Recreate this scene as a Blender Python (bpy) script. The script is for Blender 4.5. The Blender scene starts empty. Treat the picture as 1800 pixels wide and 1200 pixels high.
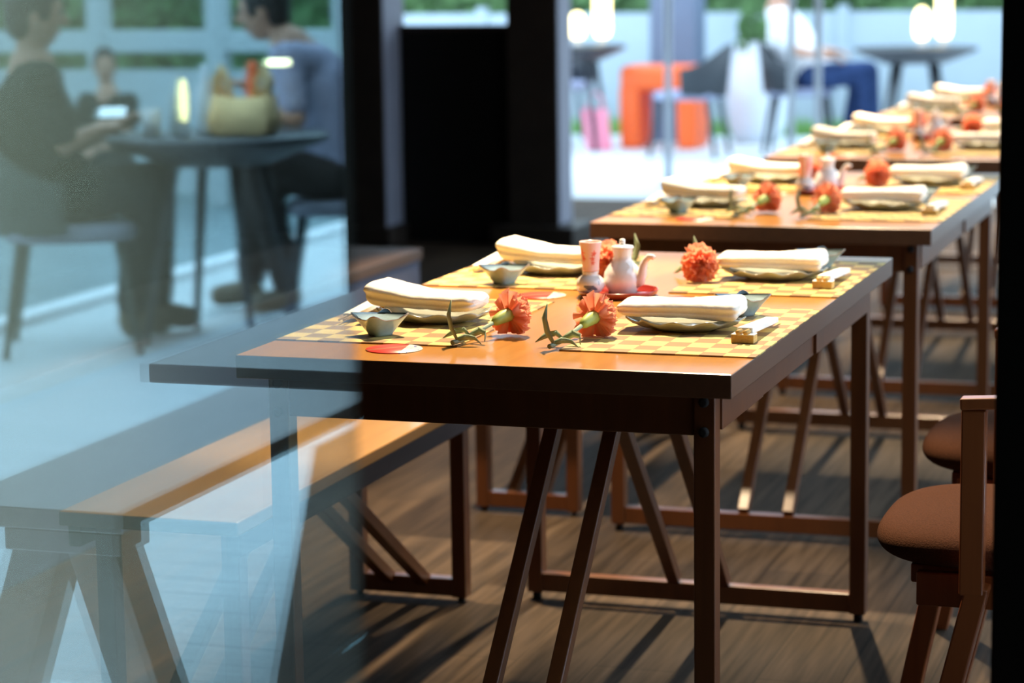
import bpy, bmesh, math, random
from math import sin, cos, pi, radians, sqrt
from mathutils import Vector, Matrix, noise
random.seed(7)
scene = bpy.context.scene
COL = scene.collection

# ------------------------------------------------------------------ camera
cam_d = bpy.data.cameras.new('camera')
cam = bpy.data.objects.new('camera', cam_d); COL.objects.link(cam)
cam_d.sensor_width = 36.0
cam_d.lens = 4260.05 / 1800 * 36.0
cam_d.clip_start = 0.05; cam_d.clip_end = 200
PITCH, YAW, ROLL, CAMH = 0.1549, 0.3178, -0.0138, 1.3531
fw = Vector((-sin(YAW) * cos(PITCH), cos(YAW) * cos(PITCH), -sin(PITCH)))
rt = Vector((cos(YAW), sin(YAW), 0)); up = rt.cross(fw)
r2 = cos(ROLL) * rt + sin(ROLL) * up; u2 = -sin(ROLL) * rt + cos(ROLL) * up
m = Matrix((r2, u2, -fw)).transposed().to_4x4(); m.translation = Vector((0, 0, CAMH))
cam.matrix_world = m
cam_d.dof.use_dof = True
cam_d.dof.focus_distance = 3.85
cam_d.dof.aperture_fstop = (cam_d.lens / 1000) / 0.024
scene.camera = cam

# ------------------------------------------------------------------ world, lamps, exposure
scene.view_settings.view_transform = 'Standard'
scene.view_settings.look = 'None'
scene.view_settings.exposure = 0.0
scene.view_settings.gamma = 1.0
scene.view_settings.use_curve_mapping = False
scene.cycles.use_denoising = True
scene.cycles.max_bounces = 8
scene.cycles.transparent_max_bounces = 12
world = bpy.data.worlds.new('sky'); scene.world = world; world.use_nodes = True
wn = world.node_tree.nodes; wl = world.node_tree.links
bgn = wn['Background']
bgn.inputs['Color'].default_value = (0.60, 0.80, 1.0, 1)
bgn.inputs['Strength'].default_value = 4.2

def lamp(name, kind, loc, energy, color, aim=None, size=0.1, angle=80, blend=0.5):
    d = bpy.data.lights.new(name, kind); d.energy = energy; d.color = color
    if kind == 'SPOT':
        d.spot_size = radians(angle); d.spot_blend = blend; d.shadow_soft_size = size
    elif kind == 'AREA':
        d.size = size
    else:
        d.shadow_soft_size = size
    o = bpy.data.objects.new(name, d); COL.objects.link(o); o.location = loc
    if aim is not None:
        o.rotation_euler = (Vector(aim) - Vector(loc)).to_track_quat('-Z', 'Y').to_euler()
    return o
WARM = (1.0, 0.77, 0.48)
for k in range(5):
    yy = 4.15 + 1.96 * k
    lamp('ceiling_spot', 'SPOT', (-1.35, yy + 0.60, 2.62), 600, WARM, (-1.22, yy - 0.12, 0.75), 0.035, 50, 0.55)
    lamp('ceiling_spot', 'SPOT', (-2.05, yy + 1.0, 2.62), 430, WARM, (-1.85, yy + 0.72, 0), 0.04, 48, 0.35)

lamp('added_veil_spot', 'SPOT', (0.0, 0.75, 2.55), 115, (0.90, 1.0, 0.86), (-0.7, 1.15, 1.05), 0.08, 50, 0.8)  # added lamp, unseen, only brightens the pale veil on the pane

# ------------------------------------------------------------------ materials
def mat(name):
    mt = bpy.data.materials.new(name); mt.use_nodes = True
    nt = mt.node_tree; return mt, nt, nt.nodes['Principled BSDF']
def N(nt, t, **kw):
    n = nt.nodes.new(t)
    for k, v in kw.items(): setattr(n, k, v)
    return n
def plain(name, col, rough=0.5, var=0.0, scale=20, metal=0.0, coat=0.0, bump=0.0, spec=0.5, sss=0.0):
    mt, nt, b = mat(name)
    b.inputs['Roughness'].default_value = rough; b.inputs['Metallic'].default_value = metal
    b.inputs['Coat Weight'].default_value = coat; b.inputs['Specular IOR Level'].default_value = spec
    if sss:
        b.inputs['Subsurface Weight'].default_value = sss
        b.inputs['Subsurface Radius'].default_value = (0.01, 0.006, 0.004)
    tc = N(nt, 'ShaderNodeTexCoord'); nz = N(nt, 'ShaderNodeTexNoise')
    nz.inputs['Scale'].default_value = scale; nz.inputs['Detail'].default_value = 5
    nt.links.new(tc.outputs['Object'], nz.inputs['Vector'])
    rp = N(nt, 'ShaderNodeValToRGB')
    rp.color_ramp.elements[0].position = 0.3; rp.color_ramp.elements[1].position = 0.7
    rp.color_ramp.elements[0].color = tuple(c * (1 - var) for c in col) + (1,)
    rp.color_ramp.elements[1].color = tuple(min(1, c * (1 + var)) for c in col) + (1,)
    nt.links.new(nz.outputs['Fac'], rp.inputs['Fac']); nt.links.new(rp.outputs['Color'], b.inputs['Base Color'])
    if bump:
        bp = N(nt, 'ShaderNodeBump'); bp.inputs['Strength'].default_value = bump; bp.inputs['Distance'].default_value = 0.002
        nt.links.new(nz.outputs['Fac'], bp.inputs['Height']); nt.links.new(bp.outputs['Normal'], b.inputs['Normal'])
    return mt
def wood(name, c1, c2, rough=0.3, coat=0.0, axis=1, sc=6.0):
    mt, nt, b = mat(name)
    tc = N(nt, 'ShaderNodeTexCoord'); mp = N(nt, 'ShaderNodeMapping')
    s = [sc * 6] * 3; s[axis] = sc * 0.5; mp.inputs['Scale'].default_value = s
    nz = N(nt, 'ShaderNodeTexNoise'); nz.inputs['Scale'].default_value = 1.5; nz.inputs['Detail'].default_value = 8; nz.inputs['Distortion'].default_value = 0.6
    rp = N(nt, 'ShaderNodeValToRGB')
    rp.color_ramp.elements[0].position = 0.3; rp.color_ramp.elements[1].position = 0.75
    rp.color_ramp.elements[0].color = (*c1, 1); rp.color_ramp.elements[1].color = (*c2, 1)
    nt.links.new(tc.outputs['Object'], mp.inputs['Vector']); nt.links.new(mp.outputs['Vector'], nz.inputs['Vector'])
    nt.links.new(nz.outputs['Fac'], rp.inputs['Fac']); nt.links.new(rp.outputs['Color'], b.inputs['Base Color'])
    b.inputs['Roughness'].default_value = rough; b.inputs['Coat Weight'].default_value = coat; b.inputs['Coat Roughness'].default_value = 0.06
    return mt
def planks(name, c1, c2, mortar, bw, rh, rough, rot=0.0, grain=1.0, msize=0.004, bump=0.0):
    mt, nt, b = mat(name)
    tc = N(nt, 'ShaderNodeTexCoord'); mp = N(nt, 'ShaderNodeMapping'); mp.inputs['Rotation'].default_value = (0, 0, rot)
    br = N(nt, 'ShaderNodeTexBrick'); br.offset = 0.37
    br.inputs['Color1'].default_value = (*c1, 1); br.inputs['Color2'].default_value = (*c2, 1); br.inputs['Mortar'].default_value = (*mortar, 1)
    br.inputs['Scale'].default_value = 1.0; br.inputs['Brick Width'].default_value = bw; br.inputs['Row Height'].default_value = rh
    br.inputs['Mortar Size'].default_value = msize
    mp2 = N(nt, 'ShaderNodeMapping'); mp2.inputs['Scale'].default_value = (45, 2.0, 1) if rot else (2.0, 45, 1)
    nz = N(nt, 'ShaderNodeTexNoise'); nz.inputs['Scale'].default_value = 1.4; nz.inputs['Detail'].default_value = 8
    mx = N(nt, 'ShaderNodeMix', data_type='RGBA', blend_type='MULTIPLY'); mx.inputs['Factor'].default_value = grain
    rp = N(nt, 'ShaderNodeValToRGB'); rp.color_ramp.elements[0].position = 0.3; rp.color_ramp.elements[1].position = 0.7
    rp.color_ramp.elements[0].color = (0.42, 0.40, 0.38, 1); rp.color_ramp.elements[1].color = (1.3, 1.25, 1.2, 1)
    L = nt.links.new
    L(tc.outputs['Object'], mp.inputs['Vector']); L(mp.outputs['Vector'], br.inputs['Vector'])
    L(tc.outputs['Object'], mp2.inputs['Vector']); L(mp2.outputs['Vector'], nz.inputs['Vector'])
    L(nz.outputs['Fac'], rp.inputs['Fac']); L(br.outputs['Color'], mx.inputs['A']); L(rp.outputs['Color'], mx.inputs['B'])
    L(mx.outputs['Result'], b.inputs['Base Color']); b.inputs['Roughness'].default_value = rough
    if bump:
        bp = N(nt, 'ShaderNodeBump'); bp.inputs['Strength'].default_value = bump; bp.inputs['Distance'].default_value = 0.002
        L(nz.outputs['Fac'], bp.inputs['Height']); L(bp.outputs['Normal'], b.inputs['Normal'])
    return mt
def glow(name, col, strength):
    mt, nt, b = mat(name)
    b.inputs['Base Color'].default_value = (*col, 1); b.inputs['Emission Color'].default_value = (*col, 1); b.inputs['Emission Strength'].default_value = strength
    return mt

TABLE = wood('lit_table_wood', (0.37, 0.150, 0.024), (0.45, 0.190, 0.032), 0.30, 0.06, 1, 5)  # warm lamp light put into the top's colour; same veneer as its edges
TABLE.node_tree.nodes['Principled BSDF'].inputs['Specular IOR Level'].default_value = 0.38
EDGE = wood('shaded_edge_wood', (0.12, 0.044, 0.018), (0.155, 0.060, 0.024), 0.34, 0.7, 1, 5)  # same veneer as the top, shade put into a darker colour
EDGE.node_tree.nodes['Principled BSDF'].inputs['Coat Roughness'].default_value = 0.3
TABLEV_SHADED = wood('shaded_upright_wood', (0.115, 0.032, 0.007), (0.160, 0.046, 0.010), 0.35, 0.5, 2, 5)  # same stained wood, darkened to stand for its unlit faces
TABLEV_SHADED.node_tree.nodes['Principled BSDF'].inputs['Coat Roughness'].default_value = 0.3
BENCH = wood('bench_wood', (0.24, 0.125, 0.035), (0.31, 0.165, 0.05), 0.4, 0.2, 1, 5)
GREYWOOD = wood('weathered_wood', (0.24, 0.20, 0.185), (0.30, 0.25, 0.235), 0.5, 0.0, 1, 5)
BOLT = plain('black_bolt', (0.012, 0.008, 0.006), 0.85)
CHAIRW = wood('reddish_wood', (0.24, 0.060, 0.014), (0.32, 0.085, 0.02), 0.4, 0.2, 2, 5)
FABRIC = plain('rust_fabric', (0.072, 0.028, 0.014), 0.95, 0.25, 420, bump=0.7, spec=0.1)
BLACK = plain('black_paint', (0.006, 0.005, 0.004), 0.6, 0.1, spec=0.2)
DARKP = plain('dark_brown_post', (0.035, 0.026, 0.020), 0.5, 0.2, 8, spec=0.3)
DAYLIT = plain('daylit_post_face', (0.30, 0.31, 0.38), 0.6, 0.05, 8)  # daylight on the posts' right faces, put into a paler colour
DARKWALL = plain('dark_wall', (0.016, 0.012, 0.010), 0.8, 0.2, 4, spec=0.2)
NAVY = plain('slate_panel', (0.12, 0.13, 0.19), 0.6, 0.1, 6)
BANQ = wood('banquette_top', (0.11, 0.06, 0.035), (0.15, 0.085, 0.05), 0.5, 0, 1, 5)
CEIL = plain('dark_ceiling', (0.05, 0.045, 0.04), 0.9, 0.1)
FLOOR = planks('wood_floor', (0.094, 0.064, 0.042), (0.068, 0.047, 0.032), (0.040, 0.028, 0.019), 1.3, 0.16, 0.62, radians(90), 1.0, 0.002, 0.15)
FLOOR.node_tree.nodes['Principled BSDF'].inputs['Specular IOR Level'].default_value = 0.10
DECK = planks('pale_deck', (0.72, 0.76, 0.78), (0.66, 0.71, 0.73), (0.48, 0.54, 0.57), 4.0, 0.12, 0.5, 0.0, 0.25, 0.003)
GROUND = plain('grey_ground', (0.22, 0.29, 0.31), 0.8, 0.1, 2)
KERB = plain('white_kerb', (0.85, 0.88, 0.9), 0.6, 0.05)
CLOTH = plain('white_towel', (0.86, 0.80, 0.72), 0.95, 0.03, 240, bump=0.25, spec=0.1, sss=0.15)
CELADON = plain('celadon_glaze', (0.36, 0.36, 0.29), 0.22, 0.12, 30, coat=0.4)
BLUEGLAZE = plain('pale_blue_glaze', (0.31, 0.43, 0.50), 0.18, 0.15, 40, coat=0.5)
BROWNRIM = plain('brown_rim_glaze', (0.35, 0.25, 0.17), 0.3, 0.1)
PORC = plain('white_porcelain', (0.84, 0.80, 0.77), 0.15, 0.02, 10, coat=0.6)
INK = plain('blue_grey_brushwork', (0.13, 0.15, 0.20), 0.25, 0.2, 60)
PINKP = plain('pink_glaze', (0.88, 0.58, 0.52), 0.25, 0.04, 30, coat=0.3)
REDINK = plain('red_flower_glaze', (0.80, 0.13, 0.10), 0.3, 0.2, 60)
LACQ = plain('red_lacquer', (0.26, 0.022, 0.018), 0.22, 0.08, 20, coat=0.6)
def thin(name, col, var, scale, tl):
    mt = plain(name, col, 0.6, var, scale); nt = mt.node_tree; b = nt.nodes['Principled BSDF']
    t = N(nt, 'ShaderNodeBsdfTranslucent'); mx = N(nt, 'ShaderNodeMixShader'); mx.inputs['Fac'].default_value = tl
    t.inputs['Color'].default_value = (*col, 1)
    nt.links.new(b.outputs[0], mx.inputs[1]); nt.links.new(t.outputs[0], mx.inputs[2]); nt.links.new(mx.outputs[0], nt.nodes['Material Output'].inputs['Surface'])
    return mt
PETAL = thin('carnation_petal', (1.0, 0.44, 0.28), 0.15, 55, 0.5)
CALYX = plain('calyx_green', (0.40, 0.48, 0.10), 0.5, 0.15, 60)
LEAF = thin('leaf_green', (0.34, 0.42, 0.28), 0.3, 50, 0.25)
BAMBOO = wood('bamboo', (0.62, 0.36, 0.09), (0.78, 0.52, 0.17), 0.5, 0, 1, 30)
PAPER = plain('white_paper', (0.88, 0.86, 0.82), 0.8, 0.02)
SKIN = plain('skin', (0.50, 0.27, 0.18), 0.6, 0.08, 25, sss=0.1)
LIP = plain('lip', (0.40, 0.13, 0.10), 0.5)
EYE = plain('eye', (0.03, 0.02, 0.02), 0.2)
HAIR = plain('black_hair', (0.014, 0.011, 0.010), 0.6, 0.4, 90)
DARKSHIRT = plain('dark_green_cloth', (0.020, 0.026, 0.022), 0.9, 0.2, 30, spec=0.1)
BLUESHIRT = plain('light_blue_cloth', (0.36, 0.35, 0.46), 0.9, 0.1, 30, spec=0.1)
WHITESHIRT = plain('white_cloth', (0.85, 0.86, 0.88), 0.9, 0.03, spec=0.1)
NAVYT = plain('navy_trousers', (0.03, 0.055, 0.14), 0.9, 0.2, 30, spec=0.1)
BROWNT = plain('brown_trousers', (0.055, 0.045, 0.042), 0.9, 0.15, 30, spec=0.1)
BLACKT = plain('black_trousers', (0.015, 0.02, 0.022), 0.9, 0.2, 30, spec=0.1)
SHOE = plain('brown_shoe', (0.17, 0.12, 0.07), 0.6, 0.2)
RATTAN = plain('charcoal_weave', (0.035, 0.042, 0.05), 0.6, 0.25, 120)
GREYSEAT = plain('grey_cushion', (0.27, 0.27, 0.33), 0.9, 0.08, 40)
DARKTABLE = plain('dark_table', (0.035, 0.038, 0.045), 0.4, 0.1)
GREYCOL = plain('grey_concrete', (0.14, 0.18, 0.26), 0.8, 0.06, 5)
FENCEW = plain('white_fence', (0.42, 0.50, 0.56), 0.7, 0.04, 3)
RAILW = plain('pale_rail', (0.46, 0.52, 0.53), 0.6, 0.04, 3)
HEDGE = plain('hedge_leaf', (0.10, 0.20, 0.07), 0.7, 0.5, 8)
GRASS = plain('grass_blade', (0.20, 0.42, 0.10), 0.8, 0.3, 9)
ORANGE = plain('orange_plastic', (0.95, 0.13, 0.015), 0.4, 0.03)
PINK = plain('pink_canvas', (0.90, 0.28, 0.38), 0.8, 0.05)
BAGM = plain('straw_bag', (0.92, 0.60, 0.28), 0.8, 0.1, 40)
STEEL = plain('brushed_steel', (0.40, 0.42, 0.45), 0.4, 0.05, metal=0.6)
LAMPG = glow('lamp_glass', (1.0, 0.80, 0.36), 5.0)
LAMPG2 = glow('lantern_glass', (1.0, 0.86, 0.50), 9.0)
CLEARB = plain('bottle_glass', (0.45, 0.50, 0.52), 0.1, 0.2, coat=0.5)
PHONE = glow('phone_screen', (0.75, 0.88, 1.0), 2.2)
WHITEP = plain('white_planter', (0.72, 0.78, 0.84), 0.5, 0.03)

def placemat_material():
    mt, nt, b = mat('woven_straw')
    tc = N(nt, 'ShaderNodeTexCoord'); mp = N(nt, 'ShaderNodeMapping'); mp.inputs['Scale'].default_value = (1 / 0.038, 1 / 0.044, 0.0); mp.inputs['Location'].default_value = (0.2, 0.3, 0.5)
    ck = N(nt, 'ShaderNodeTexChecker'); ck.inputs['Scale'].default_value = 1.0
    ck.inputs['Color1'].default_value = (0.80, 0.58, 0.18, 1); ck.inputs['Color2'].default_value = (0.34, 0.20, 0.085, 1)
    nz = N(nt, 'ShaderNodeTexNoise'); nz.inputs['Scale'].default_value = 300
    mx = N(nt, 'ShaderNodeMix', data_type='RGBA', blend_type='MULTIPLY'); mx.inputs['Factor'].default_value = 0.35
    L = nt.links.new
    L(tc.outputs['Object'], mp.inputs['Vector']); L(mp.outputs['Vector'], ck.inputs['Vector']); L(tc.outputs['Object'], nz.inputs['Vector'])
    L(ck.outputs['Color'], mx.inputs['A']); L(nz.outputs['Color'], mx.inputs['B']); L(mx.outputs['Result'], b.inputs['Base Color'])
    bp = N(nt, 'ShaderNodeBump'); bp.inputs['Strength'].default_value = 0.4; bp.inputs['Distance'].default_value = 0.002
    L(ck.outputs['Fac'], bp.inputs['Height']); L(bp.outputs['Normal'], b.inputs['Normal'])
    b.inputs['Roughness'].default_value = 0.5
    return mt
MATW = placemat_material()

def coaster_material():
    mt, nt, b = mat('printed_card')
    tc = N(nt, 'ShaderNodeTexCoord'); sp = N(nt, 'ShaderNodeSeparateXYZ')
    L = nt.links.new; L(tc.outputs['Object'], sp.inputs['Vector'])
    wv = N(nt, 'ShaderNodeMath', operation='GREATER_THAN'); wv.inputs[1].default_value = 0.016
    L(sp.outputs['X'], wv.inputs[0])
    nz = N(nt, 'ShaderNodeTexNoise'); nz.inputs['Scale'].default_value = 90; nz.inputs['Detail'].default_value = 2
    L(tc.outputs['Object'], nz.inputs['Vector'])
    rp = N(nt, 'ShaderNodeValToRGB'); e = rp.color_ramp.elements
    e[0].position = 0.0; e[0].color = (0.10, 0.14, 0.40, 1); e[1].position = 0.45; e[1].color = (0.85, 0.78, 0.55, 1)
    x = e.new(0.40); x.color = (0.10, 0.14, 0.40, 1)
    L(nz.outputs['Fac'], rp.inputs['Fac'])
    # brown diagonal streak over the red ground
    ad = N(nt, 'ShaderNodeMath', operation='MULTIPLY_ADD'); ad.inputs[1].default_value = -0.8; L(sp.outputs['X'], ad.inputs[0]); L(sp.outputs['Y'], ad.inputs[2])
    ab = N(nt, 'ShaderNodeMath', operation='SUBTRACT'); ab.inputs[1].default_value = 0.012; L(ad.outputs[0], ab.inputs[0])
    a2 = N(nt, 'ShaderNodeMath', operation='ABSOLUTE'); L(ab.outputs[0], a2.inputs[0])
    lt = N(nt, 'ShaderNodeMath', operation='LESS_THAN'); lt.inputs[1].default_value = 0.005; L(a2.outputs[0], lt.inputs[0])
    m1 = N(nt, 'ShaderNodeMix', data_type='RGBA'); m1.inputs['A'].default_value = (0.72, 0.055, 0.045, 1); m1.inputs['B'].default_value = (0.35, 0.16, 0.09, 1)
    L(lt.outputs[0], m1.inputs['Factor'])
    m2 = N(nt, 'ShaderNodeMix', data_type='RGBA'); L(wv.outputs[0], m2.inputs['Factor']); L(m1.outputs['Result'], m2.inputs['A']); L(rp.outputs['Color'], m2.inputs['B'])
    L(m2.outputs['Result'], b.inputs['Base Color']); b.inputs['Roughness'].default_value = 0.35
    return mt
COASTER = coaster_material()

def pane_material():
    mt = bpy.data.materials.new('window_glass'); mt.use_nodes = True; nt = mt.node_tree
    nt.nodes.clear(); out = N(nt, 'ShaderNodeOutputMaterial'); L = nt.links.new
    tr = N(nt, 'ShaderNodeBsdfTransparent'); tr.inputs['Color'].default_value = (0.93, 0.96, 0.95, 1)
    gl = N(nt, 'ShaderNodeBsdfGlossy'); gl.inputs['Roughness'].default_value = 0.0; gl.inputs['Color'].default_value = (0.70, 0.95, 1.0, 1)
    mx = N(nt, 'ShaderNodeMixShader'); mx.inputs['Fac'].default_value = 0.27
    L(tr.outputs[0], mx.inputs[1]); L(gl.outputs[0], mx.inputs[2])
    # veil of light painted into the pane as a pale film, strongest nearest the camera
    tc = N(nt, 'ShaderNodeTexCoord'); sp = N(nt, 'ShaderNodeSeparateXYZ'); L(tc.outputs['Object'], sp.inputs['Vector'])
    mr = N(nt, 'ShaderNodeMapRange', interpolation_type='SMOOTHSTEP'); mr.inputs['From Min'].default_value = 1.62; mr.inputs['From Max'].default_value = 1.15
    mr.inputs['To Min'].default_value = 0.004; mr.inputs['To Max'].default_value = 0.17
    L(sp.outputs['Y'], mr.inputs['Value'])
    nz = N(nt, 'ShaderNodeTexNoise'); nz.inputs['Scale'].default_value = 2.0; L(tc.outputs['Object'], nz.inputs['Vector'])
    ml = N(nt, 'ShaderNodeMath', operation='MULTIPLY'); L(mr.outputs['Result'], ml.inputs[0]); 
    ma = N(nt, 'ShaderNodeMath', operation='ADD'); ma.inputs[1].default_value = 0.5; L(nz.outputs['Fac'], ma.inputs[0]); L(ma.outputs[0], ml.inputs[1])
    df = N(nt, 'ShaderNodeBsdfDiffuse'); df.inputs['Color'].default_value = (0.84, 0.93, 0.80, 1)
    m2 = N(nt, 'ShaderNodeMixShader'); L(ml.outputs[0], m2.inputs['Fac']); L(mx.outputs[0], m2.inputs[1]); L(df.outputs[0], m2.inputs[2])
    L(m2.outputs[0], out.inputs['Surface'])
    return mt
PANE = pane_material()

# ------------------------------------------------------------------ mesh helpers
MIRROR_X = -0.7            # plane of the big window; things seen in it stand on its other side
class M:
    def __init__(s): s.bm = bmesh.new()
    def quadbox(s, P, mi=0):
        v = [s.bm.verts.new(p) for p in P]
        for f in ((0, 3, 2, 1), (4, 5, 6, 7), (0, 1, 5, 4), (1, 2, 6, 5), (2, 3, 7, 6), (3, 0, 4, 7)):
            fc = s.bm.faces.new([v[i] for i in f]); fc.material_index = mi
        return s
    def box(s, x0, y0, z0, x1, y1, z1, mi=0):
        return s.quadbox([(x0, y0, z0), (x1, y0, z0), (x1, y1, z0), (x0, y1, z0), (x0, y0, z1), (x1, y0, z1), (x1, y1, z1), (x0, y1, z1)], mi)
    def bar(s, a, b, w, h, side=(1, 0, 0), mi=0, taper=1.0):
        a = Vector(a); b = Vector(b); d = (b - a).normalized(); u = Vector(side); u = (u - d * u.dot(d)).normalized(); v = d.cross(u)
        P = []
        for q, k in ((a, 1.0), (b, taper)):
            for su, sv in ((-1, -1), (1, -1), (1, 1), (-1, 1)): P.append(q + u * su * w * k / 2 + v * sv * h * k / 2)
        return s.quadbox(P, mi)
    def rings(s, R, caps=True, mi=0, closed=False):
        vs = [[s.bm.verts.new(p) for p in r] for r in R]; n = len(vs[0])
        rng = range(len(vs)) if closed else range(len(vs) - 1)
        for i in rng:
            a = vs[i]; b = vs[(i + 1) % len(vs)]
            for j in range(n):
                f = s.bm.faces.new((a[j], a[(j + 1) % n], b[(j + 1) % n], b[j])); f.material_index = mi; f.smooth = True
        if caps and not closed:
            f = s.bm.faces.new(vs[0][::-1]); f.material_index = mi
            f = s.bm.faces.new(vs[-1]); f.material_index = mi
        return vs
    def tube(s, pts, r, n=10, mi=0, flat=1.0):
        pts = [Vector(p) for p in pts]; rs = r if isinstance(r, (list, tuple)) else [r] * len(pts)
        R = []; u = None
        for i, p in enumerate(pts):
            d = (pts[min(i + 1, len(pts) - 1)] - pts[max(i - 1, 0)]).normalized()
            if u is None: u = d.orthogonal().normalized()
            u = (u - d * u.dot(d)).normalized(); v = d.cross(u)
            R.append([p + (u * cos(t) + v * sin(t) * flat) * rs[i] for t in [2 * pi * k / n for k in range(n)]])
        s.rings(R, True, mi); return s
    def lathe(s, prof, n=40, c=(0, 0, 0), mi=0, caps=True):
        R = [[(c[0] + r * cos(2 * pi * k / n), c[1] + r * sin(2 * pi * k / n), c[2] + z) for k in range(n)] for r, z in prof]
        s.rings(R, caps, mi); return s
    def capsule(s, a, b, ra, rb, n=14, mi=0):
        a = Vector(a); b = Vector(b); d = b - a
        d = d.normalized() if d.length > 1e-6 else Vector((0, 0, 1)); u = d.orthogonal().normalized(); v = d.cross(u); R = []
        for k in range(1, 6): 
            t = pi / 2 * k / 5; R.append((a - d * ra * cos(t), ra * sin(t)))
        for k in range(0, 5):
            t = pi / 2 * k / 5; R.append((b + d * rb * sin(t), rb * cos(t)))
        s.rings([[p + (u * cos(q) + v * sin(q)) * r for q in [2 * pi * j / n for j in range(n)]] for p, r in R], True, mi); return s
    def ell(s, c, rx, ry, rz, n=20, mi=0, rot=None, z0=-1.0, z1=1.0):
        R = []; K = 12
        a0 = math.asin(max(-0.995, z0)); a1 = math.asin(min(0.995, z1))
        for i in range(K + 1):
            t = a0 + (a1 - a0) * i / K; ring = []
            for j in range(n):
                q = 2 * pi * j / n; p = Vector((rx * cos(t) * cos(q), ry * cos(t) * sin(q), rz * sin(t)))
                if rot is not None: p = rot @ p
                ring.append(Vector(c) + p)
            R.append(ring)
        s.rings(R, True, mi); return s
    def build(s, name, mats, parent=None, loc=None, bevel=0.0, smooth=False, mirror=False, seg=2):
        bm = s.bm
        bmesh.ops.recalc_face_normals(bm, faces=bm.faces[:])
        if mirror:
            for v in bm.verts: v.co.x = -v.co.x
            bmesh.ops.reverse_faces(bm, faces=bm.faces[:])
        me = bpy.data.meshes.new(name); bm.to_mesh(me); bm.free()
        for mt in (mats if isinstance(mats, (list, tuple)) else [mats]): me.materials.append(mt)
        if smooth:
            for p in me.polygons: p.use_smooth = True
        o = bpy.data.objects.new(name, me); COL.objects.link(o)
        if loc is not None: o.location = loc
        if parent is not None: o.parent = parent
        if bevel:
            b = o.modifiers.new('bevel', 'BEVEL'); b.width = bevel; b.segments = seg; b.limit_method = 'ANGLE'
        return o
def tag(o, label=None, cat=None, group=None, kind=None):
    if label: o['label'] = label
    if cat: o['category'] = cat
    if group: o['group'] = group
    if kind: o['kind'] = kind
    return o
def thing(name, loc, label, cat, group=None, rz=0.0, mirror=False):
    o = bpy.data.objects.new(name, None); COL.objects.link(o); o.empty_display_size = 0.05
    x, y, z = loc
    if mirror: x = 2 * MIRROR_X - x
    o.location = (x, y, z); o.rotation_euler = (0, 0, rz)
    return tag(o, label, cat, group)
def copy_tree(o, parent=None):
    c = o.copy(); COL.objects.link(c)
    if parent is not None: c.parent = parent
    for ch in [x for x in COL.objects if x.parent is o]: copy_tree(ch, c)
    return c

# ------------------------------------------------------------------ setting
def structure(name, b, mats, **k): return tag(b.build(name, mats, **k), kind='structure')
b = M()
edge = [(0.36, -3.0), (0.40, 4.02), (0.45, 4.15), (1.25, 6.26), (1.25, 13.45)]
def slab(poly, z0, z1):
    mm = M(); lo = [mm.bm.verts.new((x, y, z0)) for x, y in poly]; hi = [mm.bm.verts.new((x, y, z1)) for x, y in poly]
    mm.bm.faces.new(lo[::-1]); mm.bm.faces.new(hi); n = len(poly)
    for i in range(n): mm.bm.faces.new((lo[i], lo[(i + 1) % n], hi[(i + 1) % n], hi[i]))
    return mm
structure('floor', slab([(-5.3, -3.0)] + edge + [(-5.3, 13.45)], -0.12, 0.0), FLOOR)
structure('floor_terrace', slab(edge[1:] + [(-9.0, 13.45), (-9.0, 18.5), (3.25, 18.5), (3.25, 4.02)], -0.12, -0.002), DECK)
structure('trim_1', M().box(3.25, 4.02, -0.12, 3.37, 18.5, 0.035), KERB, bevel=0.01)
structure('floor_outer', M().box(3.37, 2.6, -0.15, 12.0, 26, -0.04), GROUND)
structure('ceiling', M().box(-5.3, -3.0, 2.8, 0.50, 13.45, 2.9), CEIL)
structure('wall_left', M().box(-5.4, -3.0, 0, -5.3, 13.45, 2.8), DARKWALL)
structure('wall_front', M().box(-5.3, -3.1, 0, 0.4, -3.0, 2.8), DARKWALL)
structure('wall_block_near', M().box(0.38, -3.0, 0, 0.48, 2.55, 2.8), DARKWALL)  # unseen wall added to keep sky light off the table fronts
structure('wall_block_side', M().box(1.25, 6.9, 0, 1.40, 9.6, 2.8), DARKWALL)  # added out of view to cut daylight on the far tables and floor
structure('wall_back', M().box(-5.3, 11.30, 0, -4.30, 11.4, 2.8), DARKWALL)
structure('wall_block_sky', M().box(0.48, 2.40, 0, 9.0, 2.55, 2.9), DARKWALL)  # unseen blocker, added so the table fronts stay dark
tag(M().box(-0.352, 2.96, 0, -0.24, 3.06, 2.8).build('door_post', BLACK, bevel=0.004), 'black door post standing in front of the rust cushioned chairs', 'post')
structure('window_1', M().box(MIRROR_X - 0.008, 0.45, 0.0, MIRROR_X, 1.738, 2.8), PANE)
# posts and the low black partition at the far end
t = thing('square_post', (-4.34, 11.1, 0), 'dark brown square post on the bench side of the low black partition', 'post', 'posts of the partition')
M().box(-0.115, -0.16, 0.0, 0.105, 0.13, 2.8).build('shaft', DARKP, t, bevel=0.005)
M().box(0.1055, -0.155, 0.095, 0.112, 0.125, 2.78).build('daylit_side_face', DAYLIT, t)  # thin sheet painting the daylit right face of the post
M().box(-0.15, -0.19, 0.0, 0.14, 0.17, 0.09).build('plinth', DARKP, t, bevel=0.01)
t = thing('square_post', (-3.53, 11.15, 0), 'dark brown square post beside the bright terrace opening', 'post', 'posts of the partition')
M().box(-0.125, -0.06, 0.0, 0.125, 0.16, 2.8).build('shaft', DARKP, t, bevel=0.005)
M().box(0.1255, -0.055, 0.105, 0.132, 0.155, 2.78).build('daylit_side_face', DAYLIT, t)  # daylight on this post's right side, painted as a thin sheet
M().box(-0.20, -0.13, 0.0, 0.22, 0.24, 0.10).build('plinth', DARKP, t, bevel=0.01)
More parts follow.
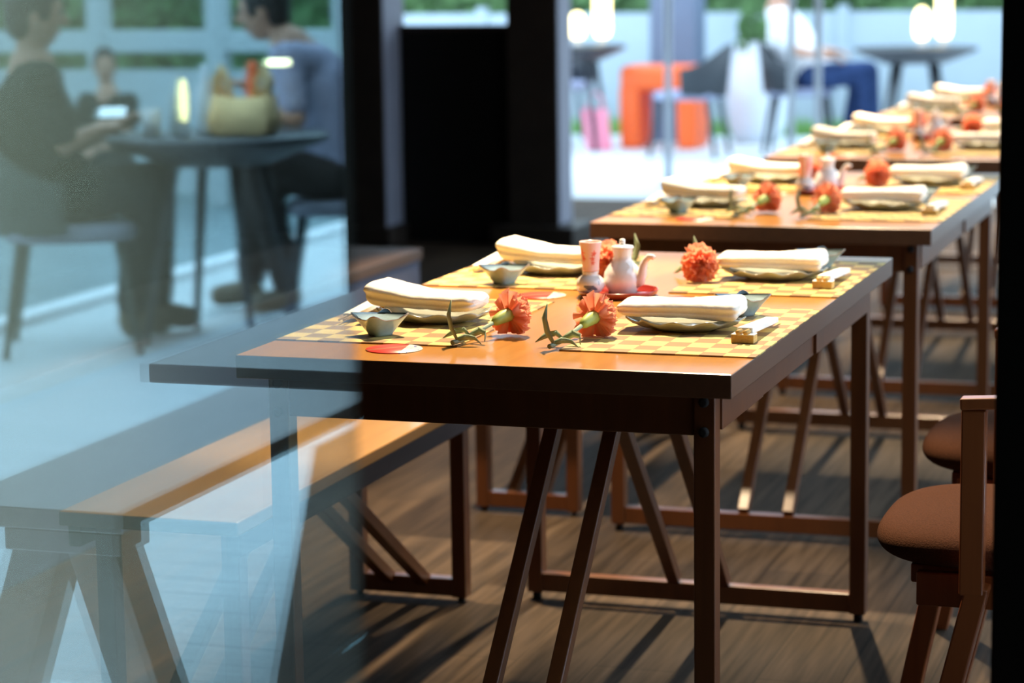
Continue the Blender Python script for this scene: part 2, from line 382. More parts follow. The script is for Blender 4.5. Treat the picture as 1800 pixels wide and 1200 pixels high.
t = thing('low_partition', (-3.95, 11.18, 0), 'low black partition panel between two dark brown posts', 'partition')
M().box(-0.275, -0.02, 0.0, 0.30, 0.02, 1.03).build('panel', BLACK, t)
M().box(-0.275, -0.03, 1.03, 0.30, 0.03, 1.06).build('top_rail', DARKP, t)
# banquette behind the bench
t = thing('banquette', (-2.92, 5.6, 0), 'long low wooden banquette with slate grey side behind the nearest table', 'bench')
M().box(-0.23, -1.9, 0.0, 0.225, 1.655, 0.415).build('base', NAVY, t, bevel=0.004)
M().box(-0.25, -1.92, 0.415, 0.232, 1.664, 0.452).build('seat_board', BANQ, t, bevel=0.004)

# ------------------------------------------------------------------ dining tables and benches
L2, W2 = 0.7274, 0.3987
TX, TY, STEP = -1.1911, 4.1674, (1.9875, 1.9081, 1.93, 1.93)
def make_table(label):
    t = thing('dining_table', (TX, TY, 0), label, 'table', 'wooden dining tables in a row')
    tt = M().box(-W2, -L2, 0.713, W2, L2, 0.75)
    tt.bm.faces.ensure_lookup_table()
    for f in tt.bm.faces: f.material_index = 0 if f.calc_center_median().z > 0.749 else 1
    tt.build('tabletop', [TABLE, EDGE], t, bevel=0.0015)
    lx = (-0.35, 0.345); ly = (-0.677, 0.65)
    for y in ly:
        for x in lx:
            l = M().box(x - 0.0165, y - 0.0, 0.018, x + 0.0165, y + 0.036, 0.713).build('leg', TABLEV_SHADED, t, bevel=0.002)
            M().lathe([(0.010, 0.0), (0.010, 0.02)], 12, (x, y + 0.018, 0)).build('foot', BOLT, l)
        M().box(lx[0] + 0.0165, y + 0.004, 0.645, lx[1] - 0.0165, y + 0.032, 0.713).build('end_apron', TABLEV_SHADED, t, bevel=0.002)
        M().box(lx[0] + 0.0165, y + 0.003, 0.020, lx[1] - 0.0165, y + 0.033, 0.060).build('bottom_rail', TABLEV_SHADED, t, bevel=0.002)
    for s in (-1, 1):
        x = 0.345 if s > 0 else -0.35
        if s > 0:
            M().box(x - 0.008, ly[0] + 0.036, 0.650, x + 0.020, -0.35, 0.713).build('side_apron', TABLEV_SHADED, t, bevel=0.001)
            M().box(x - 0.008, 0.10, 0.650, x + 0.020, ly[1], 0.713).build('side_apron', TABLEV_SHADED, t, bevel=0.001)
            M().box(x - 0.008, -0.346, 0.648, x + 0.015, 0.096, 0.706).build('drawer_front', TABLEV_SHADED, t, bevel=0.001)
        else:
            M().box(x - 0.014, ly[0] + 0.036, 0.650, x + 0.014, ly[1], 0.713).build('side_apron', TABLEV_SHADED, t, bevel=0.001)
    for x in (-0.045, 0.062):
        M().bar((x, -0.662, 0.062), (x, -0.03, 0.705), 0.026, 0.026).build('brace', TABLEV_SHADED, t, bevel=0.002)
        M().bar((x, 0.668, 0.062), (x, 0.03, 0.705), 0.026, 0.026).build('brace', TABLEV_SHADED, t, bevel=0.002)
    for x in (lx[0], lx[1]):
        for z in (0.698, 0.652):
            M().lathe([(0.008, 0), (0.008, 0.004), (0.004, 0.006)], 14).build('bolt', BOLT, t, loc=(x, ly[0], z)).rotation_euler = (radians(90), 0, 0)
    return t
def make_bench(label):
    t = thing('bench', (-1.815, TY, 0), label, 'bench', 'wooden benches along the tables')
    hw = 0.165; y0, y1 = -0.611, 0.66
    M().box(-hw, y0, 0.425, hw, y1, 0.45).build('seat_board', BENCH, t, bevel=0.003)
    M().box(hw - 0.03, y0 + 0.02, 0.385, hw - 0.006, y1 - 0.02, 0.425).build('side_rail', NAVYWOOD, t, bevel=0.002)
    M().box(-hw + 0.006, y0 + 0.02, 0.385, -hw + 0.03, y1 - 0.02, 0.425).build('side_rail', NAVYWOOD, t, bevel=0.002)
    for y in (-0.54, 0.60):
        for x in (-0.110, 0.125):
            l = M().box(x - 0.016, y - 0.018, 0.012, x + 0.016, y + 0.018, 0.425).build('leg', TABLEV_SHADED, t, bevel=0.002)
            M().lathe([(0.008, 0.0), (0.008, 0.014)], 12, (x, y, 0)).build('foot', BOLT, l)
        M().box(-0.094, y - 0.016, 0.014, 0.109, y + 0.016, 0.052).build('bottom_rail', TABLEV_SHADED, t, bevel=0.002)
        s = 1 if y < 0 else -1
        for x in (-0.038, 0.042):
            M().bar((x, y, 0.04), (x, y + s * 0.56, 0.40), 0.026, 0.026).build('brace', TABLEV_SHADED, t, bevel=0.002)
    return t
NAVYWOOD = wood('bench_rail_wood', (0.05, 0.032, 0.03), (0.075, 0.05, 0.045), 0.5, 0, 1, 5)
ORD = ('nearest', 'second', 'third', 'fourth')
tabs = []
t0 = make_table('nearest dark wooden dining table with four woven placemats and crossed braces')
b0 = make_bench('low wooden bench tucked along the nearest dining table')
DY = [0.0, STEP[0], STEP[0] + STEP[1], STEP[0] + STEP[1] + STEP[2]]
for k in range(1, 4):
    c = copy_tree(t0); c.location = (TX, TY + DY[k], 0)
    c['label'] = '%s dark wooden dining table counted from the nearest, set with placemats and napkins' % ORD[k]
    if k < 3:
        c = copy_tree(b0); c.location = (-1.815, TY + DY[k], 0)
        c['label'] = 'low wooden bench tucked along the %s dining table' % ORD[k]

# ------------------------------------------------------------------ table setting prototypes (origin on the table surface)
def fnoise(x, y, z=0.0, s=1.0): return noise.noise(Vector((x * s, y * s, z * s)))
def make_placemat(group):
    t = M(); nx, ny = 14, 22; w, l = 0.157, 0.262
    V = [[None] * (ny + 1) for _ in range(nx + 1)]; U = [[None] * (ny + 1) for _ in range(nx + 1)]
    for i in range(nx + 1):
        for j in range(ny + 1):
            x = -w + 2 * w * i / nx; y = -l + 2 * l * j / ny
            z = 0.0025 + 0.0006 * fnoise(x, y, 0, 18)
            V[i][j] = t.bm.verts.new((x, y, z)); U[i][j] = t.bm.verts.new((x, y, 0.0003))
    for i in range(nx):
        for j in range(ny):
            t.bm.faces.new((V[i][j], V[i + 1][j], V[i + 1][j + 1], V[i][j + 1])); t.bm.faces.new((U[i][j], U[i][j + 1], U[i + 1][j + 1], U[i + 1][j]))
    ring = [(i, 0) for i in range(nx)] + [(nx, j) for j in range(ny)] + [(i, ny) for i in range(nx, 0, -1)] + [(0, j) for j in range(ny, 0, -1)]
    for a in range(len(ring)):
        p, q = ring[a], ring[(a + 1) % len(ring)]
        t.bm.faces.new((U[p[0]][p[1]], U[q[0]][q[1]], V[q[0]][q[1]], V[p[0]][p[1]]))
    return t.build('placemat', MATW)
def make_plate():
    t = M(); n = 72; R = []
    def ring(f, z, wave, off=0.0):
        out = []
        for k in range(n):
            a = 2 * pi * k / n; sc = 1 + 0.05 * wave * cos(11 * a)
            out.append((0.098 * f * sc * cos(a), 0.075 * f * sc * sin(a), z + wave * 0.0030 * cos(11 * a + 0.6) + off))
        return out
    for f, z, wv in ((0.02, 0.006, 0), (0.45, 0.006, 0), (0.62, 0.007, 0.1), (0.8, 0.0115, 0.5), (0.97, 0.0185, 1), (1.0, 0.0195, 1), (1.01, 0.018, 1), (0.98, 0.015, 1), (0.8, 0.007, 0.5), (0.60, 0.003, 0.1), (0.55, 0.0, 0), (0.02, 0.0, 0)):
        R.append(ring(f, z, wv))
    t.rings(R); return t.build('plate', CELADON, smooth=True)
def make_napkin(seed, ends):
    t = M(); nx, n = 30, 72; R = []
    for i in range(nx + 1):
        u = i / nx; x = -0.108 + 0.205 * u
        th = 0.038 - 0.013 * u + 0.003 * sin(u * 7 + seed)
        if ends: th = 0.034 - 0.010 * u
        e = min(1.0, sqrt(max(0.0, 1 - (1 - min(1, (u + 0.004) / 0.06)) ** 2)) + 0.02) * min(1.0, sqrt(max(0.0, 1 - (1 - min(1, (1 - u + 0.004) / 0.09)) ** 2)) + 0.02)
        w = 0.052 * (1 - 0.12 * u) * (0.86 + 0.14 * e)
        z0 = 0.0188 + (0.012 * (1 - u) ** 1.5 if not ends else 0.002) + 0.005 * u * u
        ring = []
        for k in range(n):
            a = 2 * pi * k / n; cx, sz = cos(a), sin(a)
            yy = math.copysign(abs(cx) ** 0.42, cx) * w; zz = math.copysign(abs(sz) ** 0.55, sz) * th / 2 * e
            g = math.exp(-((zz / th + 0.05) / 0.055) ** 2) * 0.018 * min(1, abs(cx) * 1.5) * e      # crease between the two folded layers
            yy -= math.copysign(g, cx)
            if zz < -0.02 * th: yy *= 0.93
            dz = 0.0040 * fnoise(x, yy, seed, 17) + 0.0016 * fnoise(x, yy, seed + 5, 60)
            sway = 0.006 * sin(u * 3.0 + seed)
            ring.append((x + 0.003 * fnoise(yy, zz, seed, 40), yy + sway, z0 + th / 2 + zz + dz))
        R.append(ring)
    t.rings(R); o = t.build('napkin', CLOTH, smooth=True)
    s = o.modifiers.new('sub', 'SUBSURF'); s.levels = 1; s.render_levels = 1
    return o
def make_dish():
    t = M()
    def sq(r, z, lift, mi=0, n=48, ex=5.0):
        out = []
        for k in range(n):
            a = 2 * pi * k / n + pi / 4; c, s_ = abs(cos(a)), abs(sin(a)); q = r / ((c ** ex + s_ ** ex) ** (1 / ex))
            cor = abs(sin(2 * a)) ** 6
            out.append((q * cos(a) * (1 + 0.16 * lift * cor), q * sin(a) * (1 + 0.16 * lift * cor), z + 0.009 * lift * cor))
        return out
    t.rings([sq(0.002, 0.0, 0), sq(0.016, 0.0, 0), sq(0.0175, 0.004, 0), sq(0.026, 0.016, 0.4), sq(0.0345, 0.027, 1)], True, 0)
    R = [sq(0.0345, 0.027, 1), sq(0.0345, 0.0285, 1), sq(0.0325, 0.0285, 1)]; t.rings(R, False, 1)
    t.rings([sq(0.0325, 0.0285, 1), sq(0.025, 0.018, 0.4), sq(0.015, 0.007, 0), sq(0.002, 0.006, 0)], True, 0)
    bmesh.ops.remove_doubles(t.bm, verts=t.bm.verts[:], dist=0.0002)
    return t.build('sauce_dish', [BLUEGLAZE, BROWNRIM], smooth=True)
def make_carnation():
    root = thing('carnation', (0, 0, 0), 'x', 'flower', 'carnations on the tables')
    t = M(); rnd = random.Random(3); hc = Vector((0, 0.006, 0.036))
    for li, (cnt, el, R, wd) in enumerate(((9, 2, 0.037, 0.020), (9, 24, 0.038, 0.019), (8, 46, 0.037, 0.018), (6, 66, 0.035, 0.016), (4, 84, 0.032, 0.013))):
        for q in range(cnt):
            az = 2 * pi * (q + 0.5 * (li % 2)) / cnt + rnd.uniform(-.12, .12); e = radians(el + rnd.uniform(-15, 15)); R_ = R * rnd.uniform(0.86, 1.08)
            ax = Vector((0, 1, 0)); rad = Vector((cos(az), 0, sin(az))); tan = ax.cross(rad).normalized()
            d = rad * cos(e) + ax * sin(e); nrm = tan.cross(d).normalized(); ph = rnd.uniform(0, 6); V = []
            for i in range(9):
                u = -1 + i / 4; row = []
                for j in range(6):
                    v = j / 5; r = R_ * v * (1 - 0.12 * u * u + 0.07 * sin(u * 11 + ph))
                    p = hc + d * r + tan * (u * wd * (v ** 0.7) + 0.0008 * sin(9 * u)) + nrm * (0.0065 * v * v * sin(u * 6.5 + ph) - 0.006 * v * v + 0.002 * sin(u * 14 + ph) * v ** 3)
                    row.append(t.bm.verts.new(p))
                V.append(row)
            for i in range(8):
                for j in range(5):
                    f = t.bm.faces.new((V[i][j], V[i + 1][j], V[i + 1][j + 1], V[i][j + 1])); f.smooth = True
    for v in t.bm.verts:
        if v.co.z < 0.0035: v.co.z = 0.0035 + (v.co.z - 0.0035) * 0.05
    t.build('petals', PETAL, root)
    M().tube([(0, 0.010, 0.036), (0, 0.0, 0.035), (0, -0.010, 0.033), (0, -0.024, 0.029), (0, -0.032, 0.026)], [0.0115, 0.0115, 0.0105, 0.0085, 0.004], 14).build('calyx', CALYX, root, smooth=True)
    M().tube([(0, -0.030, 0.027), (-0.003, -0.055, 0.018), (-0.002, -0.085, 0.010), (0.003, -0.118, 0.0075), (0.004, -0.132, 0.007)], [0.0036, 0.0034, 0.0042, 0.0038, 0.0042], 8).build('stem', LEAF, root, smooth=True)
    def leaf(pts, w):
        mm = M(); pts = [Vector(p) for p in pts]; k = len(pts); rows = []
        for i, p in enumerate(pts):
            d = (pts[min(i + 1, k - 1)] - pts[max(i - 1, 0)]).normalized(); sd = d.cross(Vector((0.25, 0.9, 0.35))).normalized(); wv = w * sin(pi * min(0.98, 0.18 + 0.80 * i / (k - 1))); nr = sd.cross(d)
            rows.append([p - sd * wv + nr * 0.3 * wv, p + nr * 0.0006, p + sd * wv + nr * 0.3 * wv, p - nr * 0.0012])
        mm.rings(rows); mm.build('leaf', LEAF, root, smooth=True)
    leaf([(-0.002, -0.086, 0.012), (-0.012, -0.088, 0.020), (-0.024, -0.098, 0.018), (-0.036, -0.112, 0.008)], 0.007)
    leaf([(-0.001, -0.086, 0.012), (0.012, -0.078, 0.020), (0.026, -0.078, 0.018), (0.034, -0.088, 0.006)], 0.007)
    leaf([(0.004, -0.122, 0.010), (-0.006, -0.126, 0.028), (-0.010, -0.127, 0.050), (-0.004, -0.124, 0.074)], 0.0085)
    leaf([(0.004, -0.122, 0.010), (0.014, -0.112, 0.014), (0.026, -0.104, 0.012), (0.038, -0.100, 0.004)], 0.0065)
    return root
def make_chopsticks():
    root = thing('chopsticks', (0, 0, 0), 'x', 'chopsticks', 'pairs of chopsticks on the placemats')
    for x, dx in ((-0.006, 0.0), (0.006, 0.0)):
        M().tube([(x, -0.012, 0.0185), (x, 0.1, 0.014), (x * 0.7, 0.225, 0.0085)], [0.0042, 0.0036, 0.002], 8).build('chopstick', BAMBOO, root, smooth=True)
    M().quadbox([(-0.013, 0.010, 0.0135), (0.013, 0.010, 0.0135), (0.011, 0.19, 0.006), (-0.011, 0.19, 0.006), (-0.013, 0.010, 0.0235), (0.013, 0.010, 0.0235), (0.011, 0.19, 0.015), (-0.011, 0.19, 0.015)]).build('paper_sleeve', PAPER, root, bevel=0.0015)
    return root
def make_rest():
    root = thing('chopstick_rest', (0, 0, 0), 'x', 'chopstick rest', 'chopstick rests')
    M().box(-0.0185, -0.012, 0.0, 0.0185, 0.012, 0.0125).build('base', BAMBOO, root, bevel=0.001)
    M().box(-0.0185, -0.012, 0.0125, 0.0185, 0.012, 0.0142).build('white_top', PAPER, root, bevel=0.0005)
    return root
def make_coaster():
    return M().lathe([(0.001, 0.0003), (0.045, 0.0003), (0.0455, 0.001), (0.045, 0.0018), (0.001, 0.0018)], 56).build('coaster', COASTER)
def make_tray():
    return M().lathe([(0.002, 0.0), (0.062, 0.0), (0.070, 0.003), (0.074, 0.012), (0.073, 0.0135), (0.0715, 0.012), (0.068, 0.006), (0.002, 0.005)], 56).build('round_tray', LACQ, smooth=True)
def make_pot():
    root = thing('teapot', (0, 0, 0), 'x', 'teapot', 'white pourers on the trays')
    M().lathe([(0.002, 0.0), (0.026, 0.0), (0.027, 0.006), (0.0335, 0.016), (0.0352, 0.026), (0.033, 0.038), (0.027, 0.049), (0.0195, 0.057), (0.0168, 0.063), (0.0165, 0.070), (0.0185, 0.080), (0.0185, 0.0815), (0.002, 0.0815)], 44).build('body', PORC, root, smooth=True)
    lid = M().lathe([(0.002, 0.0815), (0.0205, 0.0815), (0.0212, 0.0835), (0.0195, 0.0865), (0.006, 0.0885), (0.002, 0.0885)], 40).build('lid', PORC, root, smooth=True)
    M().lathe([(0.002, 0.088), (0.0052, 0.089), (0.0056, 0.094), (0.0046, 0.0985), (0.002, 0.0995)], 24).build('knob', PORC, lid, smooth=True)
    M().tube([(0.024, 0, 0.019), (0.033, 0, 0.024), (0.039, 0, 0.037), (0.041, 0, 0.050), (0.046, 0, 0.062), (0.053, 0, 0.069), (0.060, 0, 0.0685), (0.063, 0, 0.066)], [0.011, 0.0115, 0.0095, 0.0075, 0.006, 0.0055, 0.005, 0.0042], 16).build('spout', PORC, root, smooth=True)
    return root
def paint(me_obj, fn):
    for p in me_obj.data.polygons:
        if fn(p.center): p.material_index = 1
def make_jar():
    o = M().lathe([(0.002, 0.0), (0.016, 0.0)] + [(0.0262 * cos(t), 0.0195 + 0.0195 * sin(t)) for t in [radians(-62 + 7.0 * k) for k in range(18)]] + [(0.014, 0.040), (0.015, 0.0425), (0.012, 0.0435), (0.002, 0.0435)], 110).build('spice_jar', [PORC, INK], smooth=True)
    def f(c):
        a = math.atan2(c.y, c.x) + pi / 2; a = (a + pi) % (2 * pi) - pi - 0.25; z = c.z - 0.0155
        return (-0.45 < a < 0.55 and abs(z + 0.004 * a - 0.001 * sin(9 * a)) < 0.0042 * (1 - (a - 0.05) ** 2 * 2.6)) or (0.62 < a < 0.68 and 0.004 < z < 0.012) or (-1.5 < a < -1.3 and abs(z - 0.006) < 0.003)
    paint(o, f); return o
def make_cup():
    o = M().lathe([(0.002, 0.0), (0.0150, 0.0), (0.0155, 0.003), (0.0148, 0.006)] + [(0.0150 + 0.0056 * (k / 24) ** 1.4, 0.006 + 0.047 * k / 24) for k in range(1, 25)] + [(0.0196, 0.054), (0.0188, 0.052), (0.0140, 0.01), (0.002, 0.009)], 110).build('toothpick_cup', [PINKP, REDINK], smooth=True)
    def f(c):
        a = math.atan2(c.y, c.x) + pi / 2; a = (a + pi) % (2 * pi) - pi
        r = sqrt(c.x ** 2 + c.y ** 2)
        if r < 0.0150: return False
        hit = False
        for ca, cz, rr in ((-0.75, 0.034, 0.30), (-0.62, 0.024, 0.26), (0.62, 0.033, 0.24), (0.5, 0.024, 0.22), (0.55, 0.016, 0.2), (2.4, 0.03, 0.3)):
            da = a - ca; dz = (c.z - cz) / 0.018; q = math.atan2(dz, da)
            if da * da + dz * dz < (rr * 1.4 * (0.72 + 0.28 * cos(5 * q + ca * 9))) ** 2: hit = True
        return hit
    paint(o, f); return o

SEATS = [('bench side', 'near'), ('bench side', 'far'), ('chair side', 'near'), ('chair side', 'far')]
protos = {}
def put(key, maker, k, x, y, z, rz, label, group, cat, sc=None):
    if key not in protos: protos[key] = o = maker()
    else: o = copy_tree(protos[key])
    o.location = (x, y, z); o.rotation_euler = (0, 0, rz)
    tag(o, label, cat, group); return o
H = 0.75; HM = 0.7530
for k in range(4):
    dy = DY[k]; T = '%s table' % ORD[k]
    for side, end in SEATS:
        left = side == 'bench side'; near = end == 'near'; where = '%s, %s end of the %s' % (side, end, T)
        X = -1.4302 if left else -0.9470; Y = (3.854 if near else 4.541) + dy
        put('mat', lambda: make_placemat(''), k, X, Y, H, 0, 'woven straw checked placemat, ' + where, 'woven placemats', 'placemat')
        rot = 0.0 if left else pi
        j = random.uniform
        if left: px, py = (-1.400, 3.838) if near else (-1.385, 4.500)
        else: px, py = (-0.965, 3.845) if near else (-0.955, 4.505)
        py += dy
        put('plate', make_plate, k, px, py, HM, rot + j(-.1, .1), 'celadon plate with scalloped rim under the napkin, ' + where, 'celadon plates', 'plate')
        put('napkin_l' if left else 'napkin_r', (lambda: make_napkin(1.3, False)) if left else (lambda: make_napkin(4.1, True)), k, px - 0.004 if left else px - 0.007, py - 0.01, HM, (rot - 0.06 if left else rot + 0.04) + (j(-.025, .025) if k else 0),
            'white folded towel napkin, ' + where, 'folded napkins', 'napkin')
        if left: dx, dyy = (-1.434, 3.668) if near else (-1.436, 4.322)
        else: dx, dyy = (-0.905, 4.015) if near else (-0.900, 4.680)
        put('dish', make_dish, k, dx, dyy + dy, HM, pi / 4 + 0.22 + j(-.1, .1), 'small pale blue square sauce dish, ' + where, 'sauce dishes', 'dish')
        if left: cx, cy, cr = (-1.231, 3.712, radians(-24)) if near else (-1.262, 4.455, radians(176))
        else: cx, cy, cr = (-1.086, 3.716, radians(-16)) if near else (-1.086, 4.440, radians(200))
        put('carn', make_carnation, k, cx, cy + dy, 0.7505, cr, 'orange carnation lying by the napkin tip, ' + where, 'carnations on the tables', 'flower')
        if left: sx, sy, sr, ry = -1.540, (3.985 if near else 4.66), pi, (3.975 if near else 4.65)
        else: sx, sy, sr, ry = -0.838, (3.722 if near else 4.385), -0.03, (3.731 if near else 4.394)
        put('chop', make_chopsticks, k, sx, sy + dy, HM - 0.0005, sr, 'pair of bamboo chopsticks in white sleeve, ' + where, 'pairs of chopsticks on the placemats', 'chopsticks')
        put('rest', make_rest, k, sx, ry + dy - (0.004 if not left else -0.0), HM, sr, 'small bamboo chopstick rest, ' + where, 'chopstick rests', 'chopstick rest')
        if left: ox, oy = (-1.364, 3.548) if near else (-1.322, 4.195)
        else: ox, oy = (-1.052, 4.190) if near else (None, None)
        if ox is not None:
            put('coaster', make_coaster, k, ox, oy + dy, H, 0.15 + j(-.2, .2) * (k > 0), 'round red and cream printed card, ' + where, 'red printed cards', 'card')
    put('tray', make_tray, k, -1.185, 4.225 + dy, H, 0, 'round red lacquer tray in the middle of the ' + T, 'red lacquer trays', 'tray')
    put('pot', make_pot, k, -1.178, 4.232 + dy, H + 0.0052, -0.15, 'white lidded soy pourer with curved spout on the tray of the ' + T, 'white pourers on the trays', 'teapot')
    put('jar', make_jar, k, -1.2285, 4.196 + dy, H + 0.0052, 0.0, 'small round white jar with grey brushwork on the tray of the ' + T, 'white spice jars', 'jar')
    put('cup', make_cup, k, -1.2280, 4.196 + dy, H + 0.0052 + 0.0435, 0.0, 'pink cup with red flowers standing on the jar of the ' + T, 'pink cups', 'cup')

# ------------------------------------------------------------------ dining chairs
def make_chair():
    t = thing('dining_chair', (-0.44, 3.955, 0), 'rust cushioned wooden chair at the nearest table, nearer of the two', 'chair', 'rust cushioned dining chairs')
    mm = M(); n = 56; R = []
    for f, z in ((0.02, 0.392), (0.6, 0.390), (0.86, 0.394), (0.97, 0.408), (1.0, 0.424), (0.975, 0.440), (0.90, 0.452), (0.72, 0.461), (0.45, 0.466), (0.02, 0.467)):
        ring = []
        for q in range(n):
            a = 2 * pi * q / n; e = 0.62
            ring.append((math.copysign(abs(cos(a)) ** e, cos(a)) * 0.212 * f, math.copysign(abs(sin(a)) ** e, sin(a)) * 0.225 * f, z))
        R.append(ring)
    mm.rings(R); o = mm.build('seat', FABRIC, t, smooth=True)
    s = o.modifiers.new('sub', 'SUBSURF'); s.levels = 1; s.render_levels = 2
    M().box(-0.14, -0.16, 0.362, 0.18, 0.16, 0.393).build('seat_frame', CHAIRW, t, bevel=0.003)
    for y, x0, x1 in ((-0.236, -0.022, -0.115), (0.165, -0.125, -0.205)):
        M().bar((x0, y, 0.385), (x1, y, 0.0), 0.036, 0.05, (1, 0, 0)).build('leg', CHAIRW, t, bevel=0.003)
    for y in (-0.236, 0.165):
        M().bar((0.16, y, 0.385), (0.20, y, 0.0), 0.036, 0.05, (1, 0, 0)).build('leg', CHAIRW, t, bevel=0.003)
    M().box(-0.125, -0.20, 0.335, 0.18, -0.18, 0.39).build('side_rail', CHAIRW, t, bevel=0.003)
    for y in (-0.262, 0.236):
        M().box(-0.050, y, 0.372, -0.012, y + 0.026, 0.666).build('arm_post', CHAIRW, t, bevel=0.003)
    for y in (-0.262, 0.236):
        M().bar((-0.052, y + 0.013, 0.674), (0.205, y + 0.013, 0.690), 0.032, 0.018, (0, 1, 0)).build('armrest', CHAIRW, t, bevel=0.003)
        M().bar((0.165, y + 0.013, 0.36), (0.21, y + 0.013, 0.74), 0.034, 0.026, (1, 0, 0)).build('back_post', CHAIRW, t, bevel=0.003)
    M().quadbox([(0.188, -0.23, 0.55), (0.208, -0.23, 0.55), (0.208, 0.23, 0.55), (0.188, 0.23, 0.55), (0.212, -0.23, 0.75), (0.232, -0.23, 0.75), (0.232, 0.23, 0.75), (0.212, 0.23, 0.75)]).build('backrest', CHAIRW, t, bevel=0.006)
    return t
ch = make_chair()
c = copy_tree(ch); c.location = (-0.475, 4.675, 0); c['label'] = 'rust cushioned wooden chair at the nearest table, farther one behind its neighbour'

# ------------------------------------------------------------------ terrace furniture builders (mirror=True: built on the other side of the window, seen in its reflection)
def round_table(loc, r, label, group, mirror=False):
    t = thing('round_table', loc, label, 'table', group, mirror=mirror)
    M().lathe([(0.005, 0.752), (r, 0.752), (r * 1.01, 0.742), (r, 0.728), (r * 0.55, 0.655), (r * 0.50, 0.645), (0.005, 0.645)], 48).build('tabletop', DARKTABLE, t, mirror=mirror)
    for q in range(4):
        a = pi / 4 + q * pi / 2
        M().tube([(r * 0.42 * cos(a), r * 0.42 * sin(a), 0.65), (r * 0.75 * cos(a), r * 0.75 * sin(a), 0.0)], [0.022, 0.014], 10).build('leg', DARKTABLE, t, mirror=mirror)
    return t
def shell_chair(loc, face, label, group, mirror=False, seatmat=None, shellmat=None, s=1.0):
    """face: direction in degrees the sitter looks to (in the un-mirrored plan)."""
    t = thing('shell_chair', loc, label, 'chair', group, mirror=mirror)
    F = radians(face); f = Vector((cos(F), sin(F), 0)); l = Vector((-sin(F), cos(F), 0)); Z = Vector((0, 0, 1))
    sm = seatmat or GREYSEAT; bmz = shellmat or RATTAN
    mm = M(); R = []
    for k, z in ((0.05, 0.40), (0.95, 0.40), (1.0, 0.415), (0.97, 0.445), (0.85, 0.455), (0.05, 0.457)):
        R.append([f * (0.235 * k * math.copysign(abs(cos(a)) ** 0.6, cos(a))) + l * (0.235 * k * math.copysign(abs(sin(a)) ** 0.6, sin(a))) + Z * z for a in [2 * pi * q / 32 for q in range(32)]])
    mm.rings(R); mm.build('seat', sm, t, smooth=True, mirror=mirror)
    mm = M(); R = []
    for q in range(25):
        a = pi / 2 + pi * q / 24; k = abs(cos((a - pi) / 1.0)); hgt = 0.62 + 0.16 * (0.5 - 0.5 * cos(2 * pi * q / 24))
        d = f * cos(a) + l * sin(a); lo = 0.44 - 0.02 * k
        R.append([d * 0.245 + Z * lo, d * 0.262 + Z * lo, d * 0.300 + Z * hgt, d * 0.278 + Z * hgt])
    mm.rings(R); mm.build('shell_back', bmz, t, mirror=mirror)
    for a, b_ in ((1, 1), (1, -1), (-1, 1), (-1, -1)):
        M().tube([f * 0.17 * a + l * 0.17 * b_ + Z * 0.41, f * 0.235 * a + l * 0.225 * b_], [0.019, 0.013], 10).build('leg', bmz, t, mirror=mirror)
    return t
def table_lamp(loc, h, r, label, group, mirror=False):
    t = thing('table_lamp', loc, label, 'lamp', group, mirror=mirror)
    M().lathe([(0.002, 0), (r * 0.8, 0), (r * 0.7, 0.02), (r * 0.35, 0.03), (r * 0.35, 0.06), (0.002, 0.06)], 24).build('base', STEEL, t, mirror=mirror)
    M().lathe([(0.002, 0.06), (r * 0.7, 0.06), (r, 0.10), (r, h * 0.75), (r * 0.7, h * 0.93), (r * 0.35, h), (0.002, h)], 24).build('glass_shade', LAMPG, t, smooth=True, mirror=mirror)
    return t

